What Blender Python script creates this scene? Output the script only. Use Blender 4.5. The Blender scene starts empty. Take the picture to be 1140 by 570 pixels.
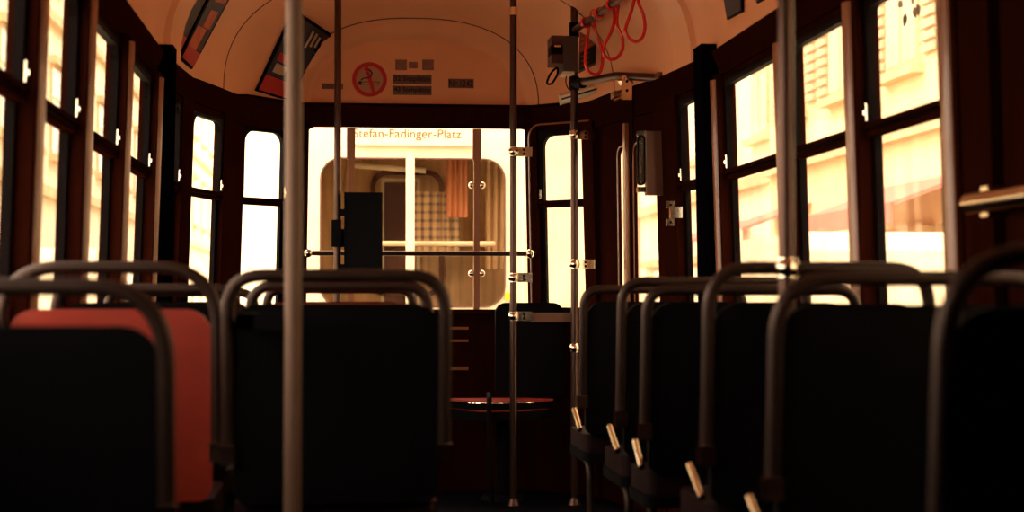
import bpy, bmesh, math, random
from mathutils import Vector, Matrix
random.seed(7)
PI = math.pi
scene = bpy.context.scene
C = scene.collection

# ---------------------------------------------------------------- camera, sky, exposure
F, U0, V0 = 1850.0, 570.0, 285.0
UV, VV = 381.0, 331.0                    # vanishing point of the car's length
EYE = Vector((0, 0, 0.93))
YAW = math.atan((U0 - UV) / F)
PIT = math.atan((VV - V0) / F)
cam = bpy.data.objects.new('camera', bpy.data.cameras.new('camera'))
C.objects.link(cam)
cam.location = EYE
cam.rotation_euler = (PI / 2 + PIT, 0, -YAW)
cam.data.sensor_width = 36
cam.data.lens = F / 1140 * 36
cam.data.clip_start = 0.05
cam.data.clip_end = 400
cam.data.dof.use_dof = True
cam.data.dof.focus_distance = 7.6
cam.data.dof.aperture_fstop = 3.2
scene.camera = cam

scene.view_settings.view_transform = 'Standard'
scene.view_settings.look = 'None'
scene.view_settings.exposure = 0.0
scene.view_settings.gamma = 1
scene.view_settings.use_curve_mapping = False

w = bpy.data.worlds.new('sky'); scene.world = w; w.use_nodes = True
nt = w.node_tree; bg = nt.nodes['Background']
tc = nt.nodes.new('ShaderNodeTexCoord'); sp = nt.nodes.new('ShaderNodeSeparateXYZ')
cr = nt.nodes.new('ShaderNodeValToRGB')
nt.links.new(tc.outputs['Generated'], sp.inputs[0]); nt.links.new(sp.outputs['Z'], cr.inputs[0])
cr.color_ramp.elements[0].color = (1.0, 0.84, 0.69, 1); cr.color_ramp.elements[1].color = (1.0, 0.86, 0.73, 1)
nt.links.new(cr.outputs[0], bg.inputs[0]); bg.inputs[1].default_value = 7.2

# ---------------------------------------------------------------- pixel -> place helpers
def ray(u, v):
    d = Vector(((u - U0) / F, 1.0, -(v - V0) / F))
    d = Matrix.Rotation(PIT, 3, 'X') @ d
    return Matrix.Rotation(-YAW, 3, 'Z') @ d
def atY(u, v, Y): d = ray(u, v); return EYE + d * (Y / d.y)
def atX(u, v, X): d = ray(u, v); return EYE + d * (X / d.x)

# ---------------------------------------------------------------- materials
def mat(name, col, rough=0.5, metal=0.0, var=0.0, scale=8.0, spec=0.5, bump=0.0, stretch=None, coat=0.0):
    m = bpy.data.materials.new(name); m.use_nodes = True
    n = m.node_tree; b = n.nodes['Principled BSDF']
    b.inputs['Base Color'].default_value = (*col, 1)
    b.inputs['Roughness'].default_value = rough
    b.inputs['Metallic'].default_value = metal
    b.inputs['Specular IOR Level'].default_value = spec
    b.inputs['Coat Weight'].default_value = coat
    if var or bump:
        t = n.nodes.new('ShaderNodeTexCoord'); mp = n.nodes.new('ShaderNodeMapping')
        if stretch: mp.inputs['Scale'].default_value = stretch
        nz = n.nodes.new('ShaderNodeTexNoise'); nz.inputs['Scale'].default_value = scale; nz.inputs['Detail'].default_value = 5
        n.links.new(t.outputs['Object'], mp.inputs[0]); n.links.new(mp.outputs[0], nz.inputs['Vector'])
        if var:
            mx = n.nodes.new('ShaderNodeMix'); mx.data_type = 'RGBA'
            mx.inputs[6].default_value = (*[c * (1 - var) for c in col], 1)
            mx.inputs[7].default_value = (*[min(1, c * (1 + var)) for c in col], 1)
            n.links.new(nz.outputs[0], mx.inputs[0]); n.links.new(mx.outputs[2], b.inputs['Base Color'])
        if bump:
            bp = n.nodes.new('ShaderNodeBump'); bp.inputs['Strength'].default_value = bump; bp.inputs['Distance'].default_value = 0.01
            n.links.new(nz.outputs[0], bp.inputs['Height']); n.links.new(bp.outputs[0], b.inputs['Normal'])
    return m
def glass_mat(name, tint, refl=0.06):
    m = bpy.data.materials.new(name); m.use_nodes = True
    n = m.node_tree; n.nodes.clear()
    o = n.nodes.new('ShaderNodeOutputMaterial'); mx = n.nodes.new('ShaderNodeMixShader')
    t = n.nodes.new('ShaderNodeBsdfTransparent'); t.inputs[0].default_value = (*tint, 1)
    g = n.nodes.new('ShaderNodeBsdfGlossy'); g.inputs['Roughness'].default_value = 0.02
    lw0 = n.nodes.new('ShaderNodeLayerWeight'); lw0.inputs[0].default_value = .5; lw1 = n.nodes.new('ShaderNodeMath'); lw1.operation = 'POWER'; lw1.inputs[1].default_value = 5; lw = n.nodes.new('ShaderNodeMath'); lw.operation = 'MULTIPLY_ADD'; lw.inputs[1].default_value = .4; lw.inputs[2].default_value = .02; n.links.new(lw0.outputs['Facing'], lw1.inputs[0]); n.links.new(lw1.outputs[0], lw.inputs[0])
    nz = n.nodes.new('ShaderNodeTexNoise'); nz.inputs['Scale'].default_value = 6
    tc = n.nodes.new('ShaderNodeTexCoord'); n.links.new(tc.outputs['Object'], nz.inputs['Vector'])
    cr = n.nodes.new('ShaderNodeValToRGB')
    cr.color_ramp.elements[0].position = .3; cr.color_ramp.elements[1].position = .7
    cr.color_ramp.elements[0].color = (*[c * .93 for c in tint], 1); cr.color_ramp.elements[1].color = (*tint, 1)
    n.links.new(nz.outputs[0], cr.inputs[0]); n.links.new(cr.outputs[0], t.inputs[0])
    n.links.new(lw.outputs[0], mx.inputs[0]); n.links.new(t.outputs[0], mx.inputs[1]); n.links.new(g.outputs[0], mx.inputs[2])
    n.links.new(mx.outputs[0], o.inputs[0])
    return m
M = dict(
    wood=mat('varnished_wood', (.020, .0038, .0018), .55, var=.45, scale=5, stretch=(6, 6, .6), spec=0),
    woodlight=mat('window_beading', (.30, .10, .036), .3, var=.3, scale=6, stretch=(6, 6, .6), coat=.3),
    pillar=mat('black_paint', (.0015, .001, .002), .7, var=.2, spec=0),
    rubber=mat('black_rubber', (.004, .002, .002), .6, var=.2, spec=.04),
    ceil=mat('ceiling_enamel', (.86, .38, .19), .42, var=.16, scale=2.2, spec=.4),
    rib=mat('ceiling_rib_enamel', (.88, .41, .21), .4, var=.08, scale=3),
    seam=mat('seam_dark', (.06, .015, .01), .7, var=.1),
    floor=mat('floor_rubber', (.002, .0013, .003), .7, var=.4, scale=20, bump=.2, spec=.03),
    shell=mat('shell_black_and_shade', (.0015, .001, .002), .7, var=.2, spec=.08),  # shade painted near-black into the red seat backs; front seat shares it
    shadered=mat('cushion_red_shaded', (.012, .002, .003), .6, var=.2, spec=.15),  # red upholstery darkened in its colour, standing in for shade
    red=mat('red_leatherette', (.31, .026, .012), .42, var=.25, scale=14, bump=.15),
    tube=mat('dull_brown_tube', (.036, .017, .012), .45, metal=.6, var=.15),
    nearpole=mat('near_pole_brown', (.16, .09, .06), .5, metal=.35, var=.1),
    pole=mat('pole_steel', (.085, .045, .034), .30, metal=.8, var=.12),
    chrome=mat('chrome', (.85, .72, .55), .14, metal=1, var=.05),
    black=mat('black_plastic', (.001, .001, .003), .6, var=.2, spec=.1),
    boxbrown=mat('brown_metal_box', (.17, .075, .045), .42, metal=.3, var=.12),
    grey=mat('grey_box_side', (.055, .035, .035), .5, var=.12),
    redplastic=mat('red_plastic', (.75, .012, .015), .22, var=.1, coat=.5),
    signred=mat('sign_red', (.55, .008, .012), .5, var=.05),
    signwhite=mat('sign_cream', (.48, .23, .13), .5, var=.05),
    ink=mat('ink_black', (.006, .003, .004), .6, var=.05),
    case=mat('validator_front', (.05, .010, .010), .4, var=.2),
    label=mat('label_brown', (.16, .065, .05), .6, var=.1),
    faded=mat('faded_print', (.24, .09, .055), .6, var=.5, scale=60),
    cream=mat('cream_lacquer', (.86, .74, .52), .35, var=.04, coat=.3),
    tramwhite=mat('tram_white', (.90, .74, .52), .4, var=.03, scale=2),
    tan=mat('tan_panel', (.72, .45, .25), .6, var=.45, scale=5, stretch=(7, 7, .5)),
    tandark=mat('brown_panel', (.16, .07, .05), .6, var=.5, scale=4),
    orange=mat('orange_curtain', (.72, .30, .15), .8, var=.3, scale=6, stretch=(12, 12, .3)),
    street=mat('asphalt', (.46, .40, .32), .8, var=.25, scale=3),
    posterred=mat('poster_red', (.45, .015, .015), .5, var=.15),
    posterdark=mat('poster_dark', (.025, .018, .03), .5, var=.5, scale=12),
    posterorange=mat('poster_orange', (.55, .10, .03), .5, var=.5, scale=9),
    posterwhite=mat('poster_pale', (.5, .34, .24), .5, var=.2),
    destletter=mat('destination_lettering', (.20, .11, .06), .6, var=.1),
    yellow=mat('yellow_paint', (.9, .62, .01), .5, var=.05),
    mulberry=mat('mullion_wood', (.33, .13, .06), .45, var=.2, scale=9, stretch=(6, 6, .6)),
    leaf=mat('leaf_dark', (.05, .03, .01), .7, var=.3),
)
M['glass'] = glass_mat('window_glass', (.97, .95, .90))
M['glass2'] = glass_mat('shop_glass', (.8, .7, .5))
def facade_mat(name, col, rows=3.4):
    return mat(name, col, .8, var=.12, scale=.6)
M['fyellow'] = facade_mat('facade_yellow', (.90, .70, .44))
M['fpale'] = facade_mat('facade_pale', (.92, .82, .64))
M['fpink'] = facade_mat('facade_rose', (.88, .62, .45))
M['stone'] = mat('stone_trim', (.66, .50, .30), .8, var=.1, scale=2)
M['winfill'] = mat('window_panes_dull', (.55, .46, .32), .25, var=.25, scale=1.2)
M['shutter'] = mat('louvre_paint', (.62, .48, .32), .7, var=.15)
M['awn'] = mat('awning_red', (.60, .22, .17), .8, var=.15)
M['van'] = mat('van_white', (.90, .75, .54), .4, var=.03)
# checked cloth
m = mat('checked_cloth', (.7, .5, .3), .8); M['check'] = m
n = m.node_tree; t = n.nodes.new('ShaderNodeTexCoord'); s3 = n.nodes.new('ShaderNodeSeparateXYZ'); n.links.new(t.outputs['Object'], s3.inputs[0])
def band(axis, freq, thr):
    a = n.nodes.new('ShaderNodeMath'); a.operation = 'MULTIPLY'; a.inputs[1].default_value = freq; n.links.new(s3.outputs[axis], a.inputs[0])
    f_ = n.nodes.new('ShaderNodeMath'); f_.operation = 'FRACT'; n.links.new(a.outputs[0], f_.inputs[0])
    g = n.nodes.new('ShaderNodeMath'); g.operation = 'LESS_THAN'; g.inputs[1].default_value = thr; n.links.new(f_.outputs[0], g.inputs[0]); return g
bx_, bz_ = band('X', 22, .4), band('Z', 20, .35)
ad = n.nodes.new('ShaderNodeMath'); ad.operation = 'ADD'; n.links.new(bx_.outputs[0], ad.inputs[0]); n.links.new(bz_.outputs[0], ad.inputs[1])
ml = n.nodes.new('ShaderNodeMath'); ml.operation = 'MULTIPLY'; ml.inputs[1].default_value = .4; n.links.new(ad.outputs[0], ml.inputs[0])
mx = n.nodes.new('ShaderNodeMix'); mx.data_type = 'RGBA'; mx.inputs[6].default_value = (.74, .48, .24, 1); mx.inputs[7].default_value = (.10, .07, .14, 1)
n.links.new(ml.outputs[0], mx.inputs[0]); n.links.new(mx.outputs[2], n.nodes['Principled BSDF'].inputs['Base Color'])

# ---------------------------------------------------------------- mesh helpers
def box8(bm, c, bev=0):
    """c: 8 corners, bottom loop then top loop"""
    vs = [bm.verts.new(p) for p in c]
    for f in ((3, 2, 1, 0), (4, 5, 6, 7), (0, 1, 5, 4), (1, 2, 6, 5), (2, 3, 7, 6), (3, 0, 4, 7)):
        bm.faces.new([vs[i] for i in f])
    return vs
def box(bm, x0, x1, y0, y1, z0, z1):
    return box8(bm, [(x0, y0, z0), (x1, y0, z0), (x1, y1, z0), (x0, y1, z0), (x0, y0, z1), (x1, y0, z1), (x1, y1, z1), (x0, y1, z1)])
def boxP(bm, P, s0, s1, z0, z1, d0, d1):
    return box8(bm, [P(s0, z0, d0), P(s1, z0, d0), P(s1, z0, d1), P(s0, z0, d1), P(s0, z1, d0), P(s1, z1, d0), P(s1, z1, d1), P(s0, z1, d1)])
def link(name, bm, m, parent=None, bevel=0, smooth=False, segs=2):
    if bevel:
        bmesh.ops.bevel(bm, geom=[e for e in bm.edges if len(e.link_faces) == 2 and e.calc_face_angle(0) > .6],
                        offset=bevel, segments=segs, affect='EDGES', profile=.6)
    bmesh.ops.recalc_face_normals(bm, faces=bm.faces)
    me = bpy.data.meshes.new(name); bm.to_mesh(me); bm.free()
    me.materials.append(M[m] if isinstance(m, str) else m)
    if smooth:
        for p in me.polygons: p.use_smooth = True
        try: me.set_sharp_from_angle(angle=.7)
        except Exception: pass
    o = bpy.data.objects.new(name, me); C.objects.link(o)
    lo = Vector([min(v.co[i] for v in me.vertices) for i in range(3)]); hi = Vector([max(v.co[i] for v in me.vertices) for i in range(3)])
    c = (lo + hi) / 2; me.transform(Matrix.Translation(-c))
    o.location = c - (world_loc(parent) if parent is not None else Vector((0, 0, 0)))
    if parent is not None: o.parent = parent
    return o
def world_loc(p):
    v = Vector(p.location)
    while p.parent is not None: p = p.parent; v += p.location
    return v
def thing(name, label, cat, loc=(0, 0, 0), group=None):
    o = bpy.data.objects.new(name, None); C.objects.link(o); o.location = loc; o.empty_display_size = .1
    o['label'] = label; o['category'] = cat
    if group: o['group'] = group
    return o
def tag(o, label, cat, group=None, kind=None):
    o['label'] = label; o['category'] = cat
    if group: o['group'] = group
    if kind: o['kind'] = kind
    return o
def struct(o): o['kind'] = 'structure'; return o
def smoothline(pts, n=6, closed=False):
    pts = [Vector(p) for p in pts]; out = []
    N = len(pts)
    rng = range(N if closed else N - 1)
    for i in rng:
        if closed: p0, p1, p2, p3 = pts[i - 1], pts[i], pts[(i + 1) % N], pts[(i + 2) % N]
        else: p0, p1, p2, p3 = pts[max(i - 1, 0)], pts[i], pts[i + 1], pts[min(i + 2, N - 1)]
        for k in range(n):
            t = k / n
            out.append(.5 * ((2 * p1) + (p2 - p0) * t + (2 * p0 - 5 * p1 + 4 * p2 - p3) * t * t + (3 * p1 - p0 - 3 * p2 + p3) * t ** 3))
    if not closed: out.append(pts[-1])
    return out
def tube(bm, pts, r, seg=12, closed=False):
    pts = [Vector(p) for p in pts]; N = len(pts); rings = []
    up = None
    for i, p in enumerate(pts):
        if closed: t = (pts[(i + 1) % N] - pts[i - 1]).normalized()
        else: t = (pts[min(i + 1, N - 1)] - pts[max(i - 1, 0)]).normalized()
        if up is None:
            up = Vector((0, 0, 1)) if abs(t.z) < .9 else Vector((1, 0, 0))
        a = (up - t * up.dot(t)).normalized(); b = t.cross(a); up = a
        rings.append([bm.verts.new(p + (a * math.cos(k * 2 * PI / seg) + b * math.sin(k * 2 * PI / seg)) * r) for k in range(seg)])
    M_ = N if closed else N - 1
    for i in range(M_):
        r0, r1 = rings[i], rings[(i + 1) % N]
        for k in range(seg):
            bm.faces.new((r0[k], r0[(k + 1) % seg], r1[(k + 1) % seg], r1[k]))
    if not closed:
        bm.faces.new(list(reversed(rings[0]))); bm.faces.new(rings[-1])
def corner_path(pts, rad, n=6):
    """polyline with rounded corners"""
    pts = [Vector(p) for p in pts]; out = [pts[0]]
    for i in range(1, len(pts) - 1):
        a, b, c = pts[i - 1], pts[i], pts[i + 1]
        d0 = (a - b).normalized(); d1 = (c - b).normalized()
        r = min(rad, (a - b).length * .49, (c - b).length * .49)
        p0, p1 = b + d0 * r, b + d1 * r
        for k in range(n + 1):
            t = k / n
            out.append(p0.lerp(b, t).lerp(b.lerp(p1, t), t))
    out.append(pts[-1])
    return out
def sphere(bm, c, r, sc=(1, 1, 1)):
    mtx = Matrix.Translation(c) @ Matrix.Diagonal((*[r * k for k in sc], 1))
    bmesh.ops.create_uvsphere(bm, u_segments=14, v_segments=8, radius=1, matrix=mtx)
def rrect(s0, s1, z0, z1, rt, rb=None, n=6):
    """rounded rectangle outline, counter-clockwise, in (s, z); rt top radius, rb bottom radius"""
    rb = rt if rb is None else rb; out = []
    for (cx, cz, r, a0) in ((s1 - rb, z0 + rb, rb, -PI / 2), (s1 - rt, z1 - rt, rt, 0), (s0 + rt, z1 - rt, rt, PI / 2), (s0 + rb, z0 + rb, rb, PI)):
        for k in range(n + 1):
            a = a0 + k / n * PI / 2
            out.append((cx + r * math.cos(a), cz + r * math.sin(a)))
    return out
def ring(bm, P, outer, inner, d0, d1):
    N = len(outer); L = []
    for (lp, d) in ((outer, d0), (inner, d0), (inner, d1), (outer, d1)):
        L.append([bm.verts.new(P(s, z, d)) for s, z in lp])
    for a, b in ((0, 1), (1, 2), (2, 3), (3, 0)):
        for i in range(N):
            j = (i + 1) % N
            bm.faces.new((L[a][i], L[a][j], L[b][j], L[b][i]))
def slab(bm, P, loop, d0, d1):
    a = [bm.verts.new(P(s, z, d0)) for s, z in loop]; b = [bm.verts.new(P(s, z, d1)) for s, z in loop]
    bm.faces.new(a); bm.faces.new(list(reversed(b)))
    for i in range(len(a)):
        j = (i + 1) % len(a); bm.faces.new((a[i], b[i], b[j], a[j]))
def plane_map(A, B, cx=.35, tum=.03, zs=.86):
    """wall between plan points A->B; d is depth into the car"""
    A, B = Vector((*A, 0)), Vector((*B, 0)); e = (B - A).normalized(); nrm = Vector((-e.y, e.x, 0))
    if nrm.dot(Vector((cx, (A.y + B.y) / 2 - 2, 0)) - A) < 0: nrm = -nrm
    def P(s, z, d): return A + e * s + nrm * (d + tum * max(0, z - zs)) + Vector((0, 0, z))
    P.L = (B - A).length; P.n = nrm; P.e = e
    return P

# ---------------------------------------------------------------- the car body
ZS, ZT, ZBAR, ZC = 0.86, 1.73, 1.377, 1.84     # sill, window head, sash bar, cornice top
XL, XR, XC = -0.725, 1.425, 0.35
YB = -.6
Lposts = [1.58, 2.33, 3.06, 3.79, 4.50, 5.29, 6.15]
Rposts = [1.9, 2.65]
Rposts2 = [3.66, 4.38, 5.11, 6.01]
Lplan = [(XL, YB), (XL, 6.36), (-.68, 6.98), (-.525, 7.60), (-.235, 7.98)]
winL = [((-.722, 6.42), (-.692, 6.87)), ((-.665, 7.07), (-.562, 7.46)), ((-.49, 7.74), (-.285, 7.945))]
front = ((-.18, 8.0), (.91, 8.0))
winR = [((1.17, 7.75), (.96, 7.945))]
win_r4 = ((1.39, 6.62), (1.418, 6.24))
doorAB = ((1.205, 7.64), (1.362, 6.90))

wn = [0]
def make_window(A, B, tall=True, latch_end=1, rt=.055, pane=True, bars=True):
    P = plane_map(A, B); L = P.L
    wn[0] += 1
    w_ = bpy.data.objects.new('window_%d' % wn[0], None); C.objects.link(w_); struct(w_)
    w_.location = P(L / 2, ZS, 0)
    b = bmesh.new()
    st = min(.03, L * .09)
    ring(b, P, rrect(0, L, ZBAR, ZT, .002, .002), rrect(st, L - st, ZBAR + .012, ZT - .028, rt, .006), -.012, .012)
    link('upper_sash', b, 'rubber', w_)
    b = bmesh.new()
    ring(b, P, rrect(0, L, ZS, ZBAR, .002, .002), rrect(st * .9, L - st * .9, ZS + .022, ZBAR - .012, .008, .02), -.022, -.002)
    link('lower_sash', b, 'rubber', w_)
    b = bmesh.new(); slab(b, P, rrect(.006, L - .006, ZBAR, ZT - .006, .01), -.002, .002); link('glass_pane', b, 'glass', w_)
    b = bmesh.new(); slab(b, P, rrect(.006, L - .006, ZS + .006, ZBAR, .01), -.014, -.010); link('glass_pane', b, 'glass', w_)
    b = bmesh.new()
    boxP(b, P, 0, L, ZBAR + .002, ZBAR + .016, -.01, .022); boxP(b, P, 0, L, ZBAR - .018, ZBAR - .004, -.016, .012)
    link('sash_bar', b, 'wood', w_, bevel=.003)
    b = bmesh.new()
    for s in (0, 1):
        sx = -.012 if s == 0 else L + .004
        boxP(b, P, sx, sx + .008, ZS, ZT, 0, .018)
    link('beading', b, 'woodlight', w_, bevel=.002)
    if latch_end is not None:
        s0 = (L - .020) if latch_end else .006
        b = bmesh.new(); boxP(b, P, s0, s0 + .014, ZBAR + .025, ZBAR + .072, .012, .018); boxP(b, P, s0 + .002, s0 + .012, ZBAR + .04, ZBAR + .052, .017, .024)
        link('latch', b, 'chrome', w_, bevel=.003)
    return w_, P

def wall(name, plan, posts_s, mname='wood'):
    """lower panel + head band following a plan line, in one mesh"""
    b = bmesh.new()
    for A, B in zip(plan[:-1], plan[1:]):
        P = plane_map(A, B)
        boxP(b, P, -.01, P.L + .01, 0, ZS, -.04, 0)
        boxP(b, P, -.01, P.L + .01, ZS - .03, ZS, -.04, .03)
        boxP(b, P, -.01, P.L + .01, ZT, ZC + .02, -.04, .0)
        boxP(b, P, -.01, P.L + .01, ZT - .012, ZT + .01, -.02, .012)
    for A, B, half, d in posts_s:
        P = plane_map(A, B)
        boxP(b, P, 0, P.L, ZS - .02, ZT + .02, -.03, d)
    return b
# left wall
ps = []
for y in Lposts: ps.append(((XL, y - .058), (XL, y + .058), 0, .036))
ps.append(((XL, YB), (XL, 1.6), 0, .02))  # unseen stretch left windowless to keep light off the seat backs
ps.append(((XL, 6.33), (-.722, 6.42), 0, .02))
ps.append(((-.692, 6.87), (-.665, 7.07), 0, .02))
ps.append(((-.562, 7.46), (-.49, 7.74), 0, .02))
ps.append(((-.285, 7.945), (-.18, 8.0), 0, .02))
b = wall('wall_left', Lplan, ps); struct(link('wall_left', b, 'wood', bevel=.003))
# right wall: door opening between doorAB
ps = []
for y in Rposts + Rposts2: ps.append(((XR, y - .058), (XR, y + .058), 0, .036))
ps.append(((XR, YB), (XR, 1.88), 0, .02))  # no windows behind the viewer here either, so the seat backs stay dark
ps.append(((XR, 3.10), (XR, 3.70), 0, .03))
ps.append((win_r4[0], doorAB[1], 0, .03)); ps.append(((XR, 6.07), win_r4[1], 0, .01))
ps.append((doorAB[0], winR[0][0], 0, .03))
ps.append((winR[0][1], front[1], 0, .02))
b = wall('wall_right', [(XR, YB), (XR, 6.1), win_r4[1], win_r4[0], doorAB[1]], ps)
P = plane_map(*doorAB); boxP(b, P, -.01, P.L + .01, ZT + .02, ZC + .02, -.04, .0)
for A, B in (((1.205, 7.64), (1.17, 7.75)), ((1.17, 7.75), (.935, 7.98))):
    P = plane_map(A, B)
    boxP(b, P, -.01, P.L + .01, 0, ZS, -.04, 0); boxP(b, P, -.01, P.L + .01, ZS - .03, ZS, -.04, .03)
    boxP(b, P, -.01, P.L + .01, ZT, ZC + .02, -.04, 0)
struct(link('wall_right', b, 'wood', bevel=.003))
# front wall
b = bmesh.new(); P = plane_map((-.235, 8.0), (.935, 8.0))
boxP(b, P, 0, P.L, 0, ZS + .01, -.04, 0); boxP(b, P, 0, P.L, ZS - .012, ZS + .012, -.03, .045)
boxP(b, P, 0, P.L, ZT + .02, ZC + .02, -.04, 0)
struct(link('wall_front', b, 'wood', bevel=.003))
for k, z in enumerate((.775, .715, .58)):
    b = bmesh.new(); boxP(b, P, .35, P.L - .33, z, z + .012, 0, .014)
    struct(link('trim_%d' % (k + 1), b, 'woodlight', bevel=.002))
for nm, X, sg, lst in (('wall_left', XL, 1, Lposts), ('wall_right', XR, -1, Rposts + Rposts2)):
    par = bpy.data.objects[nm]
    for y in lst:
        b = bmesh.new(); N = 10
        for h in (0,):
            lo_ = []; hi_ = []
            for k in range(N + 1):
                a_ = PI * k / N; yy = y - math.cos(a_) * .030; dd = .036 + math.sin(a_) * .014
                lo_.append(b.verts.new((X + sg * dd, yy, ZS))); hi_.append(b.verts.new((X + sg * (dd + .03 * (ZT - ZS)), yy, ZT)))
            for k in range(N): b.faces.new((lo_[k], lo_[k + 1], hi_[k + 1], hi_[k]))
            b.faces.new(lo_); b.faces.new(hi_)
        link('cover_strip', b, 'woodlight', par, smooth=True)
for y in (3.17, 3.40):
    b = bmesh.new(); P = plane_map((XR, y - .03), (XR, y + .03)); boxP(b, P, 0, .06, .3, ZT, .03, .05); link('cover_strip', b, 'wood', bpy.data.objects['wall_right'], bevel=.012)
# rear wall, added unseen behind the viewer to dim the seat backs, and floor
b = bmesh.new(); box(b, XL - .04, XR + .04, YB - .06, YB, 0, 2.5); struct(link('wall_rear_added', b, 'wood'))
b = bmesh.new()
fl = [(XL, YB), (XL, 6.36), (-.68, 6.98), (-.525, 7.60), (-.235, 8.0), (.935, 8.0), (1.17, 7.75), (1.205, 7.64), (1.362, 6.90), (XR, 6.1), (XR, YB)]
slab(b, lambda s, z, d: Vector((s, z, d)), fl, -.06, 0); struct(link('floor', b, 'floor'))

# windows
for i in range(len(Lposts) - 1):
    make_window((XL, Lposts[i] + .05), (XL, Lposts[i + 1] - .05))
for A, B in winL: make_window(A, B)
for lst in (Rposts, Rposts2):
    for i in range(len(lst) - 1):
        make_window((XR, lst[i] + .05), (XR, lst[i + 1] - .05))
make_window((XR, Rposts[-1] + .05), (XR, 3.12))
make_window(win_r4[1], win_r4[0]); 
w_, P6 = make_window(winR[0][1], winR[0][0], latch_end=0)
# lighter wrap-around bead framing the front right window
b = bmesh.new()
tube(b, corner_path([P6(-.045, ZS, .026), P6(-.045, ZT + .028, .026), P6(P6.L + .02, ZT + .028, .026)], .07), .0045, 8)
link('wrap_bead', b, 'woodlight', w_, smooth=True)

# front window: one wide opening, two mullions
wn[0] += 1
fw = bpy.data.objects.new('window_%d' % wn[0], None); C.objects.link(fw); struct(fw)
Pf = plane_map(*front); fw.location = Pf(Pf.L / 2, ZS, 0); L = Pf.L
b = bmesh.new(); ring(b, Pf, rrect(-.03, L + .03, ZS, ZT + .03, .004), rrect(.004, L - .004, ZS + .012, ZT + .016, .055, .01), -.02, .015)
link('frame', b, 'wood', fw)
b = bmesh.new(); slab(b, Pf, rrect(0, L, ZS + .005, ZT + .02, .03), -.006, -.002); link('glass_pane', b, 'glass', fw)
for u in (390.5, 530.5):
    x = atY(u, 250, 8).x - front[0][0]
    b = bmesh.new()
    boxP(b, Pf, x - .014, x + .014, ZS + .01, ZT + .01, -.03, .010)
    boxP(b, Pf, x - .020, x + .020, ZT - .14, ZT + .01, -.03, .013)
    mu = link('mullion', b, 'mulberry', fw, bevel=.004)
    b = bmesh.new()
    for z in (1.045,) + ((1.47,) if u > 500 else ()):
        for sg in (-1, 1):
            sphere(b, Pf(x + sg * .026, z, .004), .016)
    link('knob', b, 'chrome', mu, smooth=True)

# pillars (bulky black) where the body starts to taper
for nm, p0, sgn in (('trim_4', atX(162, 250, XL), 1), ('trim_5', atX(812, 250, XR), -1)):
    X = XL if sgn > 0 else XR; b = bmesh.new(); dep = .068 if sgn > 0 else .075
    x0, x1 = sorted((X - .0 * sgn, X + sgn * dep))
    tz = .03 * (ZC - ZS) * sgn
    y0 = p0.y
    box8(b, [(x0, y0, 0), (x1, y0, 0), (x1, y0 + .14, 0), (x0, y0 + .14, 0), (x0 + tz, y0, ZC + .03), (x1 + tz, y0, ZC + .03), (x1 + tz, y0 + .14, ZC + .03), (x0 + tz, y0 + .14, ZC + .03)])
    struct(link(nm, b, 'pillar', bevel=.008))

# cornice band all round, dark wood with a small moulding
allplan = [(XL, YB), (XL, 6.36), (-.68, 6.98), (-.525, 7.60), (-.235, 8.0), (.935, 8.0), (1.17, 7.75), (1.205, 7.64), (1.362, 6.90), (1.418, 6.24), (XR, 6.1), (XR, YB)]
def inset(pl, d):
    out = []
    for i, p in enumerate(pl):
        p = Vector(p); ns = []
        for a, c in ((i - 1, i), (i, i + 1)):
            if a < 0 or c >= len(pl): continue
            e = (Vector(pl[c]) - Vector(pl[a])).normalized(); ns.append(Vector((e.y, -e.x)))
        nn = sum(ns, Vector((0, 0))).normalized(); out.append(p + nn * (d / max(.5, nn.dot(ns[0]))))
    return out
prof = [(.0, ZT + .015), (.034, ZT + .022), (.040, ZT + .05), (.055, ZC - .03), (.066, ZC), (.03, ZC + .02), (-.03, ZC + .02)]
b = bmesh.new(); rows = []
for d, z in prof: rows.append([b.verts.new((q.x, q.y, z)) for q in inset(allplan, d)])
for r0, r1 in zip(rows[:-1], rows[1:]):
    for i in range(len(allplan) - 1): b.faces.new((r0[i], r0[i + 1], r1[i + 1], r1[i]))
struct(link('trim_6', b, 'wood', smooth=True))

# ---------------------------------------------------------------- ceiling: vault closing in a dome
KEY = [(-2.3, 1.035, .60), (6.3, 1.03, .60), (6.7, 1.0, .59), (7.08, .955, .575), (7.35, .895, .56), (7.55, .84, .54), (7.72, .765, .515), (7.84, .69, .49), (7.92, .625, .455), (7.965, .585, .425)]
def sec(Y):
    for (a, wa, ha), (c, wc, hc) in zip(KEY[:-1], KEY[1:]):
        if Y <= c:
            t = max(0, (Y - a) / (c - a)); return wa + (wc - wa) * t, ha + (hc - ha) * t
    return KEY[-1][1:]
EX = .82
def vp(Y, t, off=0):
    W, H = sec(Y); W -= off; H -= off
    c, s = math.cos(t), math.sin(t)
    return Vector((XC - math.copysign(abs(c) ** EX, c) * W, Y, ZC + max(0, s) ** EX * H))
b = bmesh.new(); NT = 40; rows = []
Ys = [-2.3, 0, 2, 4, 5, 5.6, 6.3, 6.5, 6.7, 6.9, 7.08, 7.2, 7.35, 7.45, 7.55, 7.64, 7.72, 7.78, 7.84, 7.88, 7.92, 7.965]
for y in Ys: rows.append([b.verts.new(vp(y, PI * k / NT)) for k in range(NT + 1)])
def pp(y, W, H, k):
    t = PI * k / NT; c, s = math.cos(t), math.sin(t)
    return Vector((XC - math.copysign(abs(c) ** EX, c) * W, y, ZC + max(0, s) ** EX * H))
for y, W, H in ((7.972, .575, .41), (7.976, .545, .375), (8.005, .525, .355), (8.03, .515, .345), (8.035, .50, .335)):
    rows.append([b.verts.new(pp(y, W, H, k)) for k in range(NT + 1)])
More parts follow.
